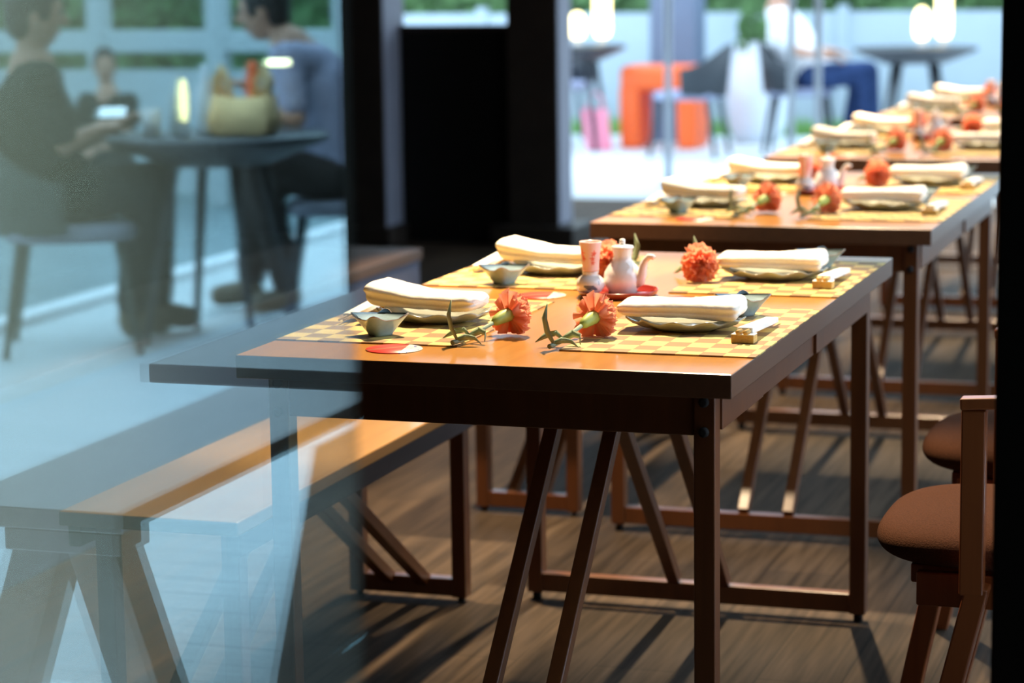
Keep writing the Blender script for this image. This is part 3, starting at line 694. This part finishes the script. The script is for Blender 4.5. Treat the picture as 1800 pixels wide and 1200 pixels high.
# ------------------------------------------------------------------ people
def remeshed(mm, name, mats, parent, voxel, mirror, smooth_it=4):
    o = mm.build(name, mats, None, mirror=mirror)
    r = o.modifiers.new('r', 'REMESH'); r.mode = 'VOXEL'; r.voxel_size = voxel; r.use_smooth_shade = True
    sm = o.modifiers.new('s', 'SMOOTH'); sm.iterations = smooth_it; sm.factor = 0.5
    dg = bpy.context.evaluated_depsgraph_get(); dg.update()
    me = bpy.data.meshes.new_from_object(o.evaluated_get(dg)); me.name = name
    o.modifiers.clear(); old = o.data; o.data = me; bpy.data.meshes.remove(old)
    if not me.materials: me.materials.append(mats)
    for p in me.polygons: p.use_smooth = True
    o.parent = parent; return o
def person(J, face, label, group, shirt, trousers, shoe, mirror=False, s=1.0, long_sleeve=False):
    """J: joint positions; face: unit vector the head looks to."""
    base = Vector((J['pelvis'][0], J['pelvis'][1], 0))
    t = thing('person', base, label, 'person', group, mirror=mirror)
    P = {k: Vector(v) - base for k, v in J.items()}
    fwd = Vector(face).normalized(); Z = Vector((0, 0, 1)); side = Z.cross(fwd).normalized(); upv = fwd.cross(side)
    b_ = M(); pel, ch_, nk, hd = P['pelvis'], P['chest'], P['neck'], P['head']
    rotm = Matrix((fwd, side, upv)).transposed()
    b_.ell(hd, 0.098 * s, 0.076 * s, 0.115 * s, 20, rot=rotm)
    b_.ell(hd + fwd * 0.025 * s - upv * 0.055 * s, 0.062 * s, 0.052 * s, 0.065 * s, 16, rot=rotm)      # jaw
    b_.capsule(hd + fwd * 0.092 * s + upv * 0.015 * s, hd + fwd * 0.112 * s - upv * 0.022 * s, 0.010 * s, 0.014 * s)   # nose
    for q in (-1, 1): b_.ell(hd + side * q * 0.078 * s - fwd * 0.01 * s - upv * 0.01 * s, 0.020 * s, 0.010 * s, 0.030 * s, 10, rot=rotm)
    b_.capsule(hd - upv * 0.06 * s - fwd * 0.015 * s, nk, 0.050 * s, 0.055 * s)
    b_.capsule(nk - Z * 0.02, ch_, 0.085 * s, 0.13 * s)
    b_.capsule(ch_, pel, 0.135 * s, 0.135 * s)
    for q in ('L', 'R'):
        sh, el, wr, hn = P['sh' + q], P['el' + q], P['wr' + q], P['hand' + q]
        b_.capsule(ch_ + Z * 0.08 * s, sh, 0.085 * s, 0.058 * s); b_.capsule(sh, el, 0.050 * s, 0.038 * s); b_.capsule(el, wr, 0.038 * s, 0.026 * s)
        d = (hn - wr).normalized(); sd = d.cross(Vector((0.2, 0.3, 1))).normalized(); up_ = sd.cross(d)
        palm = wr + d * 0.07 * s
        for w in (-0.025, -0.008, 0.009, 0.025): b_.capsule(wr + d * 0.015 * s + sd * w * 0.6 * s, palm + sd * w * s, 0.016 * s, 0.013 * s, 10)
        for w, ln in ((-0.029, 0.058), (-0.010, 0.070), (0.010, 0.066), (0.029, 0.050)):
            k1 = palm + sd * w * s + d * ln * 0.5 * s - up_ * 0.010 * s; k2 = palm + sd * w * 1.05 * s + d * ln * 0.85 * s - up_ * 0.032 * s
            b_.capsule(palm + sd * w * s, k1, 0.0105 * s, 0.010 * s, 10); b_.capsule(k1, k2, 0.0098 * s, 0.0085 * s, 10)
        th = wr + d * 0.03 * s + sd * 0.034 * s
        b_.capsule(th - sd * 0.014 * s, th + d * 0.03 * s + sd * 0.022 * s, 0.013 * s, 0.0105 * s, 10); b_.capsule(th + d * 0.03 * s + sd * 0.022 * s, th + d * 0.055 * s + sd * 0.018 * s - up_ * 0.012 * s, 0.0105 * s, 0.009 * s, 10)
        hp, kn, an, toe = P['hip' + q], P['kn' + q], P['an' + q], P['toe' + q]
        b_.capsule(pel, hp, 0.12 * s, 0.09 * s); b_.capsule(hp, kn, 0.080 * s, 0.056 * s); b_.capsule(kn, an, 0.054 * s, 0.036 * s); b_.capsule(an, toe, 0.036 * s, 0.030 * s)
    remeshed(b_, 'body', SKIN, t, 0.0085, mirror, 3)
    c_ = M()
    c_.capsule(nk - Z * 0.035, ch_, 0.088 * s, 0.150 * s); c_.capsule(ch_, pel + Z * 0.02, 0.155 * s, 0.155 * s)
    for q in ('L', 'R'):
        sh, el, wr = P['sh' + q], P['el' + q], P['wr' + q]
        c_.capsule(ch_ + Z * 0.08 * s, sh, 0.10 * s, 0.072 * s)
        c_.capsule(sh, sh.lerp(el, 0.80), 0.068 * s, 0.058 * s)
        if long_sleeve: c_.capsule(el, el.lerp(wr, 0.85), 0.054 * s, 0.042 * s); c_.capsule(sh, el, 0.066 * s, 0.054 * s)
    remeshed(c_, 'shirt', shirt, t, 0.014, mirror, 5)
    c_ = M(); c_.capsule(pel + Z * 0.01, pel - Z * 0.01, 0.15 * s, 0.145 * s)
    for q in ('L', 'R'):
        hp, kn, an = P['hip' + q], P['kn' + q], P['an' + q]
        c_.capsule(pel, hp, 0.14 * s, 0.105 * s); c_.capsule(hp, kn, 0.100 * s, 0.080 * s); c_.capsule(kn, kn.lerp(an, 0.9), 0.078 * s, 0.062 * s)
    remeshed(c_, 'trousers', trousers, t, 0.014, mirror, 5)
    for q in ('L', 'R'):
        an, toe = P['an' + q], P['toe' + q]
        c_ = M(); c_.capsule(an - Z * 0.02, toe, 0.052 * s, 0.044 * s); c_.capsule(an - Z * 0.045, an, 0.042 * s, 0.05 * s)
        for v in c_.bm.verts: v.co.z = max(v.co.z, 0.004)
        remeshed(c_, 'shoe', shoe, t, 0.010, mirror, 3)
    c_ = M(); c_.ell(hd - fwd * 0.012 * s + upv * 0.014 * s, 0.104 * s, 0.086 * s, 0.116 * s, 24, rot=rotm, z0=-0.35)
    c_.ell(hd - fwd * 0.045 * s - upv * 0.03 * s, 0.062 * s, 0.076 * s, 0.075 * s, 20, rot=rotm)
    for v in c_.bm.verts:
        q = rotm.transposed() @ (v.co - hd)
        if q.x > 0.055 * s and q.z < 0.055 * s: v.co -= fwd * (q.x - 0.055 * s)
    remeshed(c_, 'hair', HAIR, t, 0.010, mirror, 2)
    for q in (-1, 1):
        M().ell(hd + fwd * 0.086 * s + side * q * 0.032 * s + upv * 0.012 * s, 0.010 * s, 0.013 * s, 0.008 * s, 12, rot=rotm).build('eye', EYE, t, smooth=True, mirror=mirror)
    M().capsule(hd + fwd * 0.083 * s + side * 0.020 * s - upv * 0.058 * s, hd + fwd * 0.083 * s - side * 0.020 * s - upv * 0.058 * s, 0.008 * s, 0.008 * s).build('mouth', LIP, t, smooth=True, mirror=mirror)
    return t

MR = True
# the reflected side of the terrace: numbers are where the reflection shows them, thing()/build() stand them opposite
def rthing(name, loc, label, cat, group=None): return thing(name, loc, label, cat, group, mirror=True)
# side table and trestle bench in the window's reflection
t = rthing('side_table', (-1.43, 4.05, 0), 'narrow dark slab table mirrored in the window in front of the terrace', 'table')
M().box(-0.252, -0.73, 0.722, 0.215, 0.75, 0.752).build('tabletop', GREYWOOD, t, bevel=0.003, mirror=MR)
for y in (-0.25, 0.45):
    M().box(0.115, y - 0.04, 0.03, 0.195, y + 0.04, 0.722).build('leg', GREYWOOD, t, bevel=0.003, mirror=MR)
M().box(-0.05, -0.33, 0.0, 0.21, 0.53, 0.03).build('foot_plate', GREYWOOD, t, bevel=0.003, mirror=MR)
t = rthing('trestle_bench', (-2.03, 4.16, 0), 'grey trestle bench with A shaped plank legs mirrored in the window', 'bench')
M().box(-0.17, -0.60, 0.415, 0.17, 1.50, 0.452).build('seat_board', GREYWOOD, t, bevel=0.003, mirror=MR)
for y in (-0.54, 1.40):
    for sx in (-1, 1):
        M().bar((0.05 + sx * 0.040, y, 0.415), (0.05 + sx * 0.175, y, 0.0), 0.088, 0.10, (1, 0, 0)).build('leg', GREYWOOD, t, bevel=0.003, mirror=MR)
    M().box(-0.06, y - 0.055, 0.375, 0.160, y + 0.055, 0.415).build('cleat', GREYWOOD, t, bevel=0.003, mirror=MR)
# seated pair at a round table
round_table((-3.76, 8.05, 0), 0.40, 'dark round terrace table with bag and bottles between two seated people', 'round terrace tables', MR)
shell_chair((-4.20, 7.74, 0), 25, 'grey shell chair under the seated person in dark shirt', 'terrace shell chairs', MR, GREYSEAT, plain('olive_grey_shell', (0.05, 0.06, 0.055), 0.7, 0.1))
shell_chair((-3.56, 8.80, 0), 200, 'charcoal shell chair under the seated person in light blue shirt', 'terrace shell chairs', MR)
A = dict(pelvis=(-4.310, 7.72, .56), chest=(-4.320, 7.70, .84), neck=(-4.310, 7.70, 1.03), head=(-4.290, 7.70, 1.20),
         shR=(-4.200, 7.58, .97), elR=(-4.150, 7.62, .74), wrR=(-4.110, 7.75, .78), handR=(-4.080, 7.83, .81),
         shL=(-4.410, 7.86, .97), elL=(-4.290, 8.00, .72), wrL=(-4.110, 8.02, .80), handL=(-4.030, 8.02, .82),
         hipR=(-4.250, 7.66, .53), knR=(-3.980, 7.90, .57), anR=(-4.100, 7.98, .09), toeR=(-4.020, 8.06, .05),
         hipL=(-4.310, 7.86, .53), knL=(-4.050, 8.12, .57), anL=(-4.080, 8.16, .09), toeL=(-3.990, 8.22, .05))
person(A, (0.80, 0.55, -0.12), 'seated person in dark shirt holding a phone at the round terrace table', 'people at the round terrace table', DARKSHIRT, BLACKT, SHOE, MR, 1.0)
B = dict(pelvis=(-3.56, 8.80, .57), chest=(-3.66, 8.77, .87), neck=(-3.76, 8.75, 1.06), head=(-3.87, 8.74, 1.19),
         shL=(-3.71, 8.58, 1.0), elL=(-3.64, 8.50, .78), wrL=(-3.83, 8.44, .795), handL=(-3.92, 8.40, .80),
         shR=(-3.77, 8.93, 1.0), elR=(-3.86, 8.98, .78), wrR=(-3.95, 8.80, .86), handR=(-3.98, 8.72, .92),
         hipL=(-3.60, 8.70, .54), knL=(-3.84, 8.60, .585), anL=(-3.76, 8.66, .09), toeL=(-3.86, 8.62, .05),
         hipR=(-3.62, 8.90, .54), knR=(-3.98, 8.86, .585), anR=(-3.99, 8.82, .09), toeR=(-4.12, 8.80, .05))
person(B, (-0.95, -0.15, -0.25), 'seated person in light blue shirt leaning over the round terrace table', 'people at the round terrace table', BLUESHIRT, BROWNT, SHOE, MR, 1.0)
Cc = dict(pelvis=(-6.25, 12.0, .30), chest=(-6.25, 12.0, .50), neck=(-6.26, 12.0, .68), head=(-6.27, 12.0, .83),
          shR=(-6.38, 11.98, .63), elR=(-6.42, 11.86, .46), wrR=(-6.30, 11.76, .40), handR=(-6.22, 11.70, .38),
          shL=(-6.12, 11.98, .63), elL=(-6.07, 11.86, .46), wrL=(-6.16, 11.74, .40), handL=(-6.22, 11.68, .38),
          hipR=(-6.32, 11.98, .28), knR=(-6.36, 11.70, .33), anR=(-6.36, 11.66, .07), toeR=(-6.37, 11.54, .04),
          hipL=(-6.18, 11.98, .28), knL=(-6.14, 11.70, .33), anL=(-6.14, 11.66, .07), toeL=(-6.13, 11.54, .04))
person(Cc, (0.5, -0.85, -0.1), 'small distant seated person in dark clothes behind the seated person holding a phone', None, DARKSHIRT, BLACKT, SHOE, MR, 0.80)
t = rthing('low_stool', (-6.25, 12.0, 0), 'low grey stool under the distant seated person in dark clothes', 'stool')
M().lathe([(0.005, 0.14), (0.19, 0.14), (0.2, 0.16), (0.19, 0.185), (0.005, 0.185)], 28).build('seat', GREYSEAT, t, mirror=MR)
for q in range(3):
    a = q * 2.1; M().tube([(0.13 * cos(a), 0.13 * sin(a), 0.14), (0.17 * cos(a), 0.17 * sin(a), -0.03)], 0.014, 8).build('leg', RATTAN, t, mirror=MR)
t = rthing('phone', (-4.045, 7.81, 0.83), 'bright phone in the hand of the seated person in dark shirt', 'phone')
M().quadbox([(-0.04, -0.055, 0.0), (0.035, 0.0, 0.0), (0.035, 0.02, 0.030), (-0.04, -0.035, 0.030), (-0.045, -0.05, 0.004), (0.03, 0.005, 0.004), (0.03, 0.025, 0.034), (-0.045, -0.03, 0.034)]).build('phone_screen', PHONE, t, mirror=MR)
# things on that table
t = rthing('carrier_bag', (-3.64, 8.02, 0.752), 'straw coloured carrier bag standing on the round terrace table', 'bag')
mm = M(); R = []
for z, w, d in ((0.0, 0.112, 0.06), (0.015, 0.130, 0.075), (0.07, 0.134, 0.078), (0.10, 0.124, 0.065), (0.125, 0.115, 0.045), (0.132, 0.105, 0.030)):
    R.append([(w * math.copysign(abs(cos(a)) ** 0.6, cos(a)) * (1 + 0.05 * fnoise(cos(a), sin(a), z * 12, 1.7)), d * math.copysign(abs(sin(a)) ** 0.6, sin(a)) * (1 + 0.25 * fnoise(cos(a) + 3, sin(a), z * 14, 2.1)), z + (0.015 * abs(cos(a)) if z > 0.1 else 0)) for a in [2 * pi * q / 40 for q in range(40)]])
mm.rings(R); mm.build('body', BAGM, t, smooth=True, mirror=MR)
for sx in (-1, 1):
    M().tube([(sx * 0.095, 0, 0.128), (sx * 0.102, 0, 0.20), (sx * 0.082, 0, 0.245), (sx * 0.060, 0, 0.20), (sx * 0.050, 0, 0.125)], [0.024, 0.022, 0.019, 0.020, 0.024], 10, 0, 0.6).build('handle', BAGM, t, smooth=True, mirror=MR)
o = M().lathe([(0.002, 0), (0.026, 0), (0.028, 0.01), (0.028, 0.20), (0.020, 0.235), (0.018, 0.262), (0.002, 0.262)], 20, mi=0).build('sauce_bottle', ORANGE, smooth=True, mirror=MR)
o.location = (2 * MIRROR_X + 3.650, 8.135, 0.752); tag(o, 'orange bottle standing behind the straw coloured carrier bag', 'bottle')
for i, (x, y, h, mt, nm, lb) in enumerate(((-3.88, 7.98, 0.22, CLEARB, 'bottle', 'grey glass bottle beside the carrier bag on the terrace table'), (-3.84, 8.12, 0.25, WHITEP, 'bottle', 'white bottle standing behind the grey glass bottle on the terrace table'))):
    o = M().lathe([(0.002, 0), (0.034, 0), (0.036, 0.01), (0.036, h * 0.6), (0.014, h * 0.78), (0.012, h), (0.002, h)], 20).build(nm, mt, smooth=True, mirror=MR)
    o.location = (2 * MIRROR_X - x, y, 0.752); tag(o, lb, 'bottle', 'bottles on the terrace table')
o = M().lathe([(0.002, 0), (0.03, 0), (0.036, 0.10), (0.034, 0.10), (0.028, 0.008), (0.002, 0.008)], 20).build('cup', PORC, smooth=True, mirror=MR)
o.location = (2 * MIRROR_X + 3.95, 7.90, 0.752); tag(o, 'white cup at the edge of the terrace table near the phone', 'cup')
table_lamp((-3.80, 7.86, 0.752), 0.21, 0.016, 'slender glowing lamp beside the carrier bag on the terrace table', 'table lamps', MR)
t = rthing('hanging_lantern', (-3.62, 8.3, 0.99), 'flat glowing hanging lamp over the seated pair of the terrace', 'lamp')
M().lathe([(0.002, 0.0), (0.040, 0.0), (0.046, 0.010), (0.040, 0.022), (0.002, 0.022)], 24).build('glass_shade', LAMPG2, t, mirror=MR)
M().tube([(0, 0, 0.02), (0, 0, 1.6)], 0.002, 6).build('cord', BLACK, t, mirror=MR)
# railing and hedge behind them
t = rthing('terrace_railing', (-6.2, 13.0, -0.04), 'pale terrace railing with posts in front of the green hedge', 'railing')
M().box(-2.0, -0.05, 0.90, 2.0, 0.05, 1.03).build('top_rail', RAILW, t, bevel=0.01, mirror=MR)
M().box(-2.0, -0.02, 0.08, 2.0, 0.02, 0.80).build('panel', RAILW, t, mirror=MR)
for x in (-1.9, -0.62, 0.15, 0.95, 1.75):
    M().box(x - 0.06, -0.06, 0.0, x + 0.06, 0.06, 1.22).build('railing_post', RAILW, t, bevel=0.01, mirror=MR)
def leafy(name, x0, x1, y0, y1, z0, z1, n, size, seed):
    mm = M(); rnd = random.Random(seed)
    mm.box(x0 + .05, y0 + .1, z0, x1 - .05, y1 - .1, z1 - 0.12)
    for _ in range(n):
        p = Vector((rnd.uniform(x0, x1), rnd.uniform(y0, y1), rnd.uniform(z0, z1)))
        e = rnd.random()
        if e < 0.6: p.y = y0 + rnd.uniform(-.05, .1)
        elif e < 0.85: p.z = z1 + rnd.uniform(-.12, .1)
        a = Vector((rnd.uniform(-1, 1), rnd.uniform(-1, 1), rnd.uniform(-1, 1))).normalized() * size; c2 = a.orthogonal().normalized() * size * 0.5
        f = mm.bm.faces.new([mm.bm.verts.new(p + q) for q in (-a, c2, a, -c2)])
    return mm
o = leafy('hedge', -4.5, 4.5, -0.4, 0.4, 0, 2.6, 5000, 0.09, 5).build('hedge', HEDGE, mirror=MR); o.location = (2 * MIRROR_X + 7.6, 16.0, -0.04)
tag(o, 'tall green hedge growing behind the pale terrace railing', 'hedge')

# ------------------------------------------------------------------ far terrace, seen straight through the opening
o = tag(leafy('hedge', -5, 5, -0.3, 0.5, 0, 2.8, 5000, 0.09, 9).build('hedge', HEDGE, loc=(-3.5, 20.0, -0.1)), 'dark green hedge growing behind the white terrace fence', 'hedge')
mm = M(); rnd = random.Random(2)
for _ in range(5200):
    x = rnd.uniform(-9, 0.5); y = rnd.uniform(18.52, 18.86); h = rnd.uniform(0.07, 0.16); dx = rnd.uniform(-.03, .03); dy = rnd.uniform(-.03, .03); w = 0.008
    v = [mm.bm.verts.new(p) for p in ((x - w, y, -0.05), (x + w, y, -0.05), (x + dx, y + dy, h))]; mm.bm.faces.new(v)
o = tag(mm.build('grass', GRASS), kind='stuff'); tag(o, 'strip of green grass along the foot of the white fence', 'grass')
structure('floor_lawn', M().box(-9, 18.5, -0.14, 3.25, 22, -0.03), plain('soil', (0.10, 0.12, 0.05), 0.9, 0.3))
t = thing('white_fence', (-4.0, 19.1, -0.03), 'white panel fence closing the far end of the terrace', 'fence')
for i in range(6):
    x = -4.0 + i * 1.5
    M().box(x + 0.04, -0.02, 0.03, x + 1.46, 0.02, 0.97).build('fence_panel', FENCEW, t)
for i in range(7):
    x = -4.0 + i * 1.5
    M().box(x - 0.04, -0.05, 0, x + 0.04, 0.05, 1.02).build('fence_post', FENCEW, t)
t = thing('concrete_column', (-4.55, 17.95, 0), 'square grey concrete column behind the orange stool', 'column')
M().box(-0.175, -0.17, 0, 0.175, 0.17, 3.0).build('shaft', GREYCOL, t, bevel=0.01)
M().box(-0.20, -0.20, 0, 0.20, 0.20, 0.08).build('plinth', GREYCOL, t, bevel=0.01)
TG = 'round terrace tables'
round_table((-5.07, 17.0, 0), 0.36, 'dark round terrace table beside the dark post, carrying two glowing lamps', TG)
shell_chair((-1.85, 18.1, 0), 200, 'charcoal shell chair near the fence behind the table with two lamps before the white shirt', 'terrace shell chairs')
round_table((-2.53, 16.5, 0), 0.41, 'dark round terrace table before the person in white shirt, with two lamps', TG)
LG = 'table lamps'
table_lamp((-5.03, 16.9, 0.752), 0.24, 0.055, 'smaller glowing lamp on the terrace table beside the dark post', LG)
table_lamp((-4.90, 17.1, 0.752), 0.50, 0.06, 'taller glowing lamp on the terrace table beside the dark post', LG)
table_lamp((-2.48, 16.42, 0.752), 0.27, 0.05, 'smaller glowing lamp on the table before the person in white', LG)
table_lamp((-2.36, 16.62, 0.752), 0.46, 0.05, 'taller glowing lamp on the table before the person in white', LG)
CG = 'terrace shell chairs'
PURP = plain('lilac_cushion', (0.30, 0.33, 0.46), 0.9, 0.05)
shell_chair((-4.10, 16.5, 0), 180, 'charcoal shell chair with lilac grey seat in front of the orange stool', CG, False, PURP, RATTAN)
shell_chair((-3.42, 17.0, 0), 5, 'charcoal shell chair under the person in white shirt', CG, False, PURP, RATTAN)
shell_chair((-5.42, 17.75, 0), 300, 'charcoal shell chair tucked behind the terrace table beside the dark post', CG, False, PURP, RATTAN)
D = dict(pelvis=(-3.36, 17.0, .56), chest=(-3.50, 17.0, .82), neck=(-3.58, 17.0, 1.02), head=(-3.58, 17.0, 1.20),
         shR=(-3.55, 16.82, .95), elR=(-3.42, 16.76, .72), wrR=(-3.20, 16.80, .68), handR=(-3.11, 16.82, .67),
         shL=(-3.60, 17.18, .95), elL=(-3.46, 17.24, .72), wrL=(-3.22, 17.2, .70), handL=(-3.13, 17.18, .69),
         hipR=(-3.32, 16.91, .53), knR=(-2.92, 16.88, .57), anR=(-2.88, 16.88, .09), toeR=(-2.76, 16.88, .05),
         hipL=(-3.32, 17.09, .53), knL=(-3.00, 17.12, .55), anL=(-3.10, 17.12, .09), toeL=(-2.98, 17.12, .05))
person(D, (0.98, -0.1, -0.1), 'seated person in white shirt and navy trousers on the far terrace', None, WHITESHIRT, NAVYT, SHOE, False, 1.0)
t = thing('orange_stool', (-4.49, 17.3, 0), 'bright orange plastic stool standing in front of the grey column', 'stool')
M().box(-0.29, -0.2, 0.42, 0.29, 0.2, 0.60).build('seat', ORANGE, t, bevel=0.05, seg=4)
for x in (-0.215, 0.215):
    M().quadbox([(x - 0.07, -0.19, 0), (x + 0.07, -0.19, 0), (x + 0.07, 0.19, 0), (x - 0.07, 0.19, 0), (x - 0.075, -0.2, 0.45), (x + 0.075, -0.2, 0.45), (x + 0.075, 0.2, 0.45), (x - 0.075, 0.2, 0.45)]).build('leg', ORANGE, t, bevel=0.02)
t = thing('tote_bag', (-4.86, 16.9, 0), 'pink canvas tote bag leaning under the terrace table beside the orange stool', 'bag')
M().quadbox([(-0.10, -0.05, 0), (0.08, -0.05, 0), (0.08, 0.05, 0), (-0.10, 0.05, 0), (-0.14, -0.03, 0.30), (0.05, -0.03, 0.30), (0.05, 0.03, 0.30), (-0.14, 0.03, 0.30)]).build('body', PINK, t, bevel=0.02)
M().tube([(-0.10, 0, 0.29), (-0.09, 0, 0.38), (-0.03, 0, 0.42), (0.01, 0, 0.38), (0.02, 0, 0.29)], 0.008, 8).build('handle', PINK, t, smooth=True)
t = thing('tall_planter', (-3.93, 17.9, 0), 'tall white rounded planter between two charcoal shell chairs', 'planter')
M().lathe([(0.005, 0), (0.16, 0), (0.21, 0.12), (0.23, 0.34), (0.20, 0.56), (0.16, 0.72), (0.165, 0.75), (0.145, 0.75), (0.13, 0.70), (0.005, 0.70)], 40).build('pot', WHITEP, t, smooth=True)
mm = leafy('p', -0.12, 0.12, -0.12, 0.12, 0.70, 0.9, 300, 0.05, 4); mm.build('foliage', HEDGE, t)
for x, y, lb in ((-3.66, 14.2, 'slender pale metal post in front of the orange stool'), (-2.91, 14.2, 'slender grey metal post nearer the planter, one of two before the white shirt'), (-2.75, 14.2, 'slender grey metal post nearer the round table, one of two before white shirt')):
    t = thing('slim_post', (x, y, 0), lb, 'post', 'slender terrace posts')
    M().tube([(0, 0, 0.01), (0, 0, 2.78)], 0.022, 12).build('pole', STEEL, t, smooth=True)
    M().lathe([(0.002, 0), (0.06, 0), (0.055, 0.012), (0.002, 0.014)], 20).build('base_plate', STEEL, t)
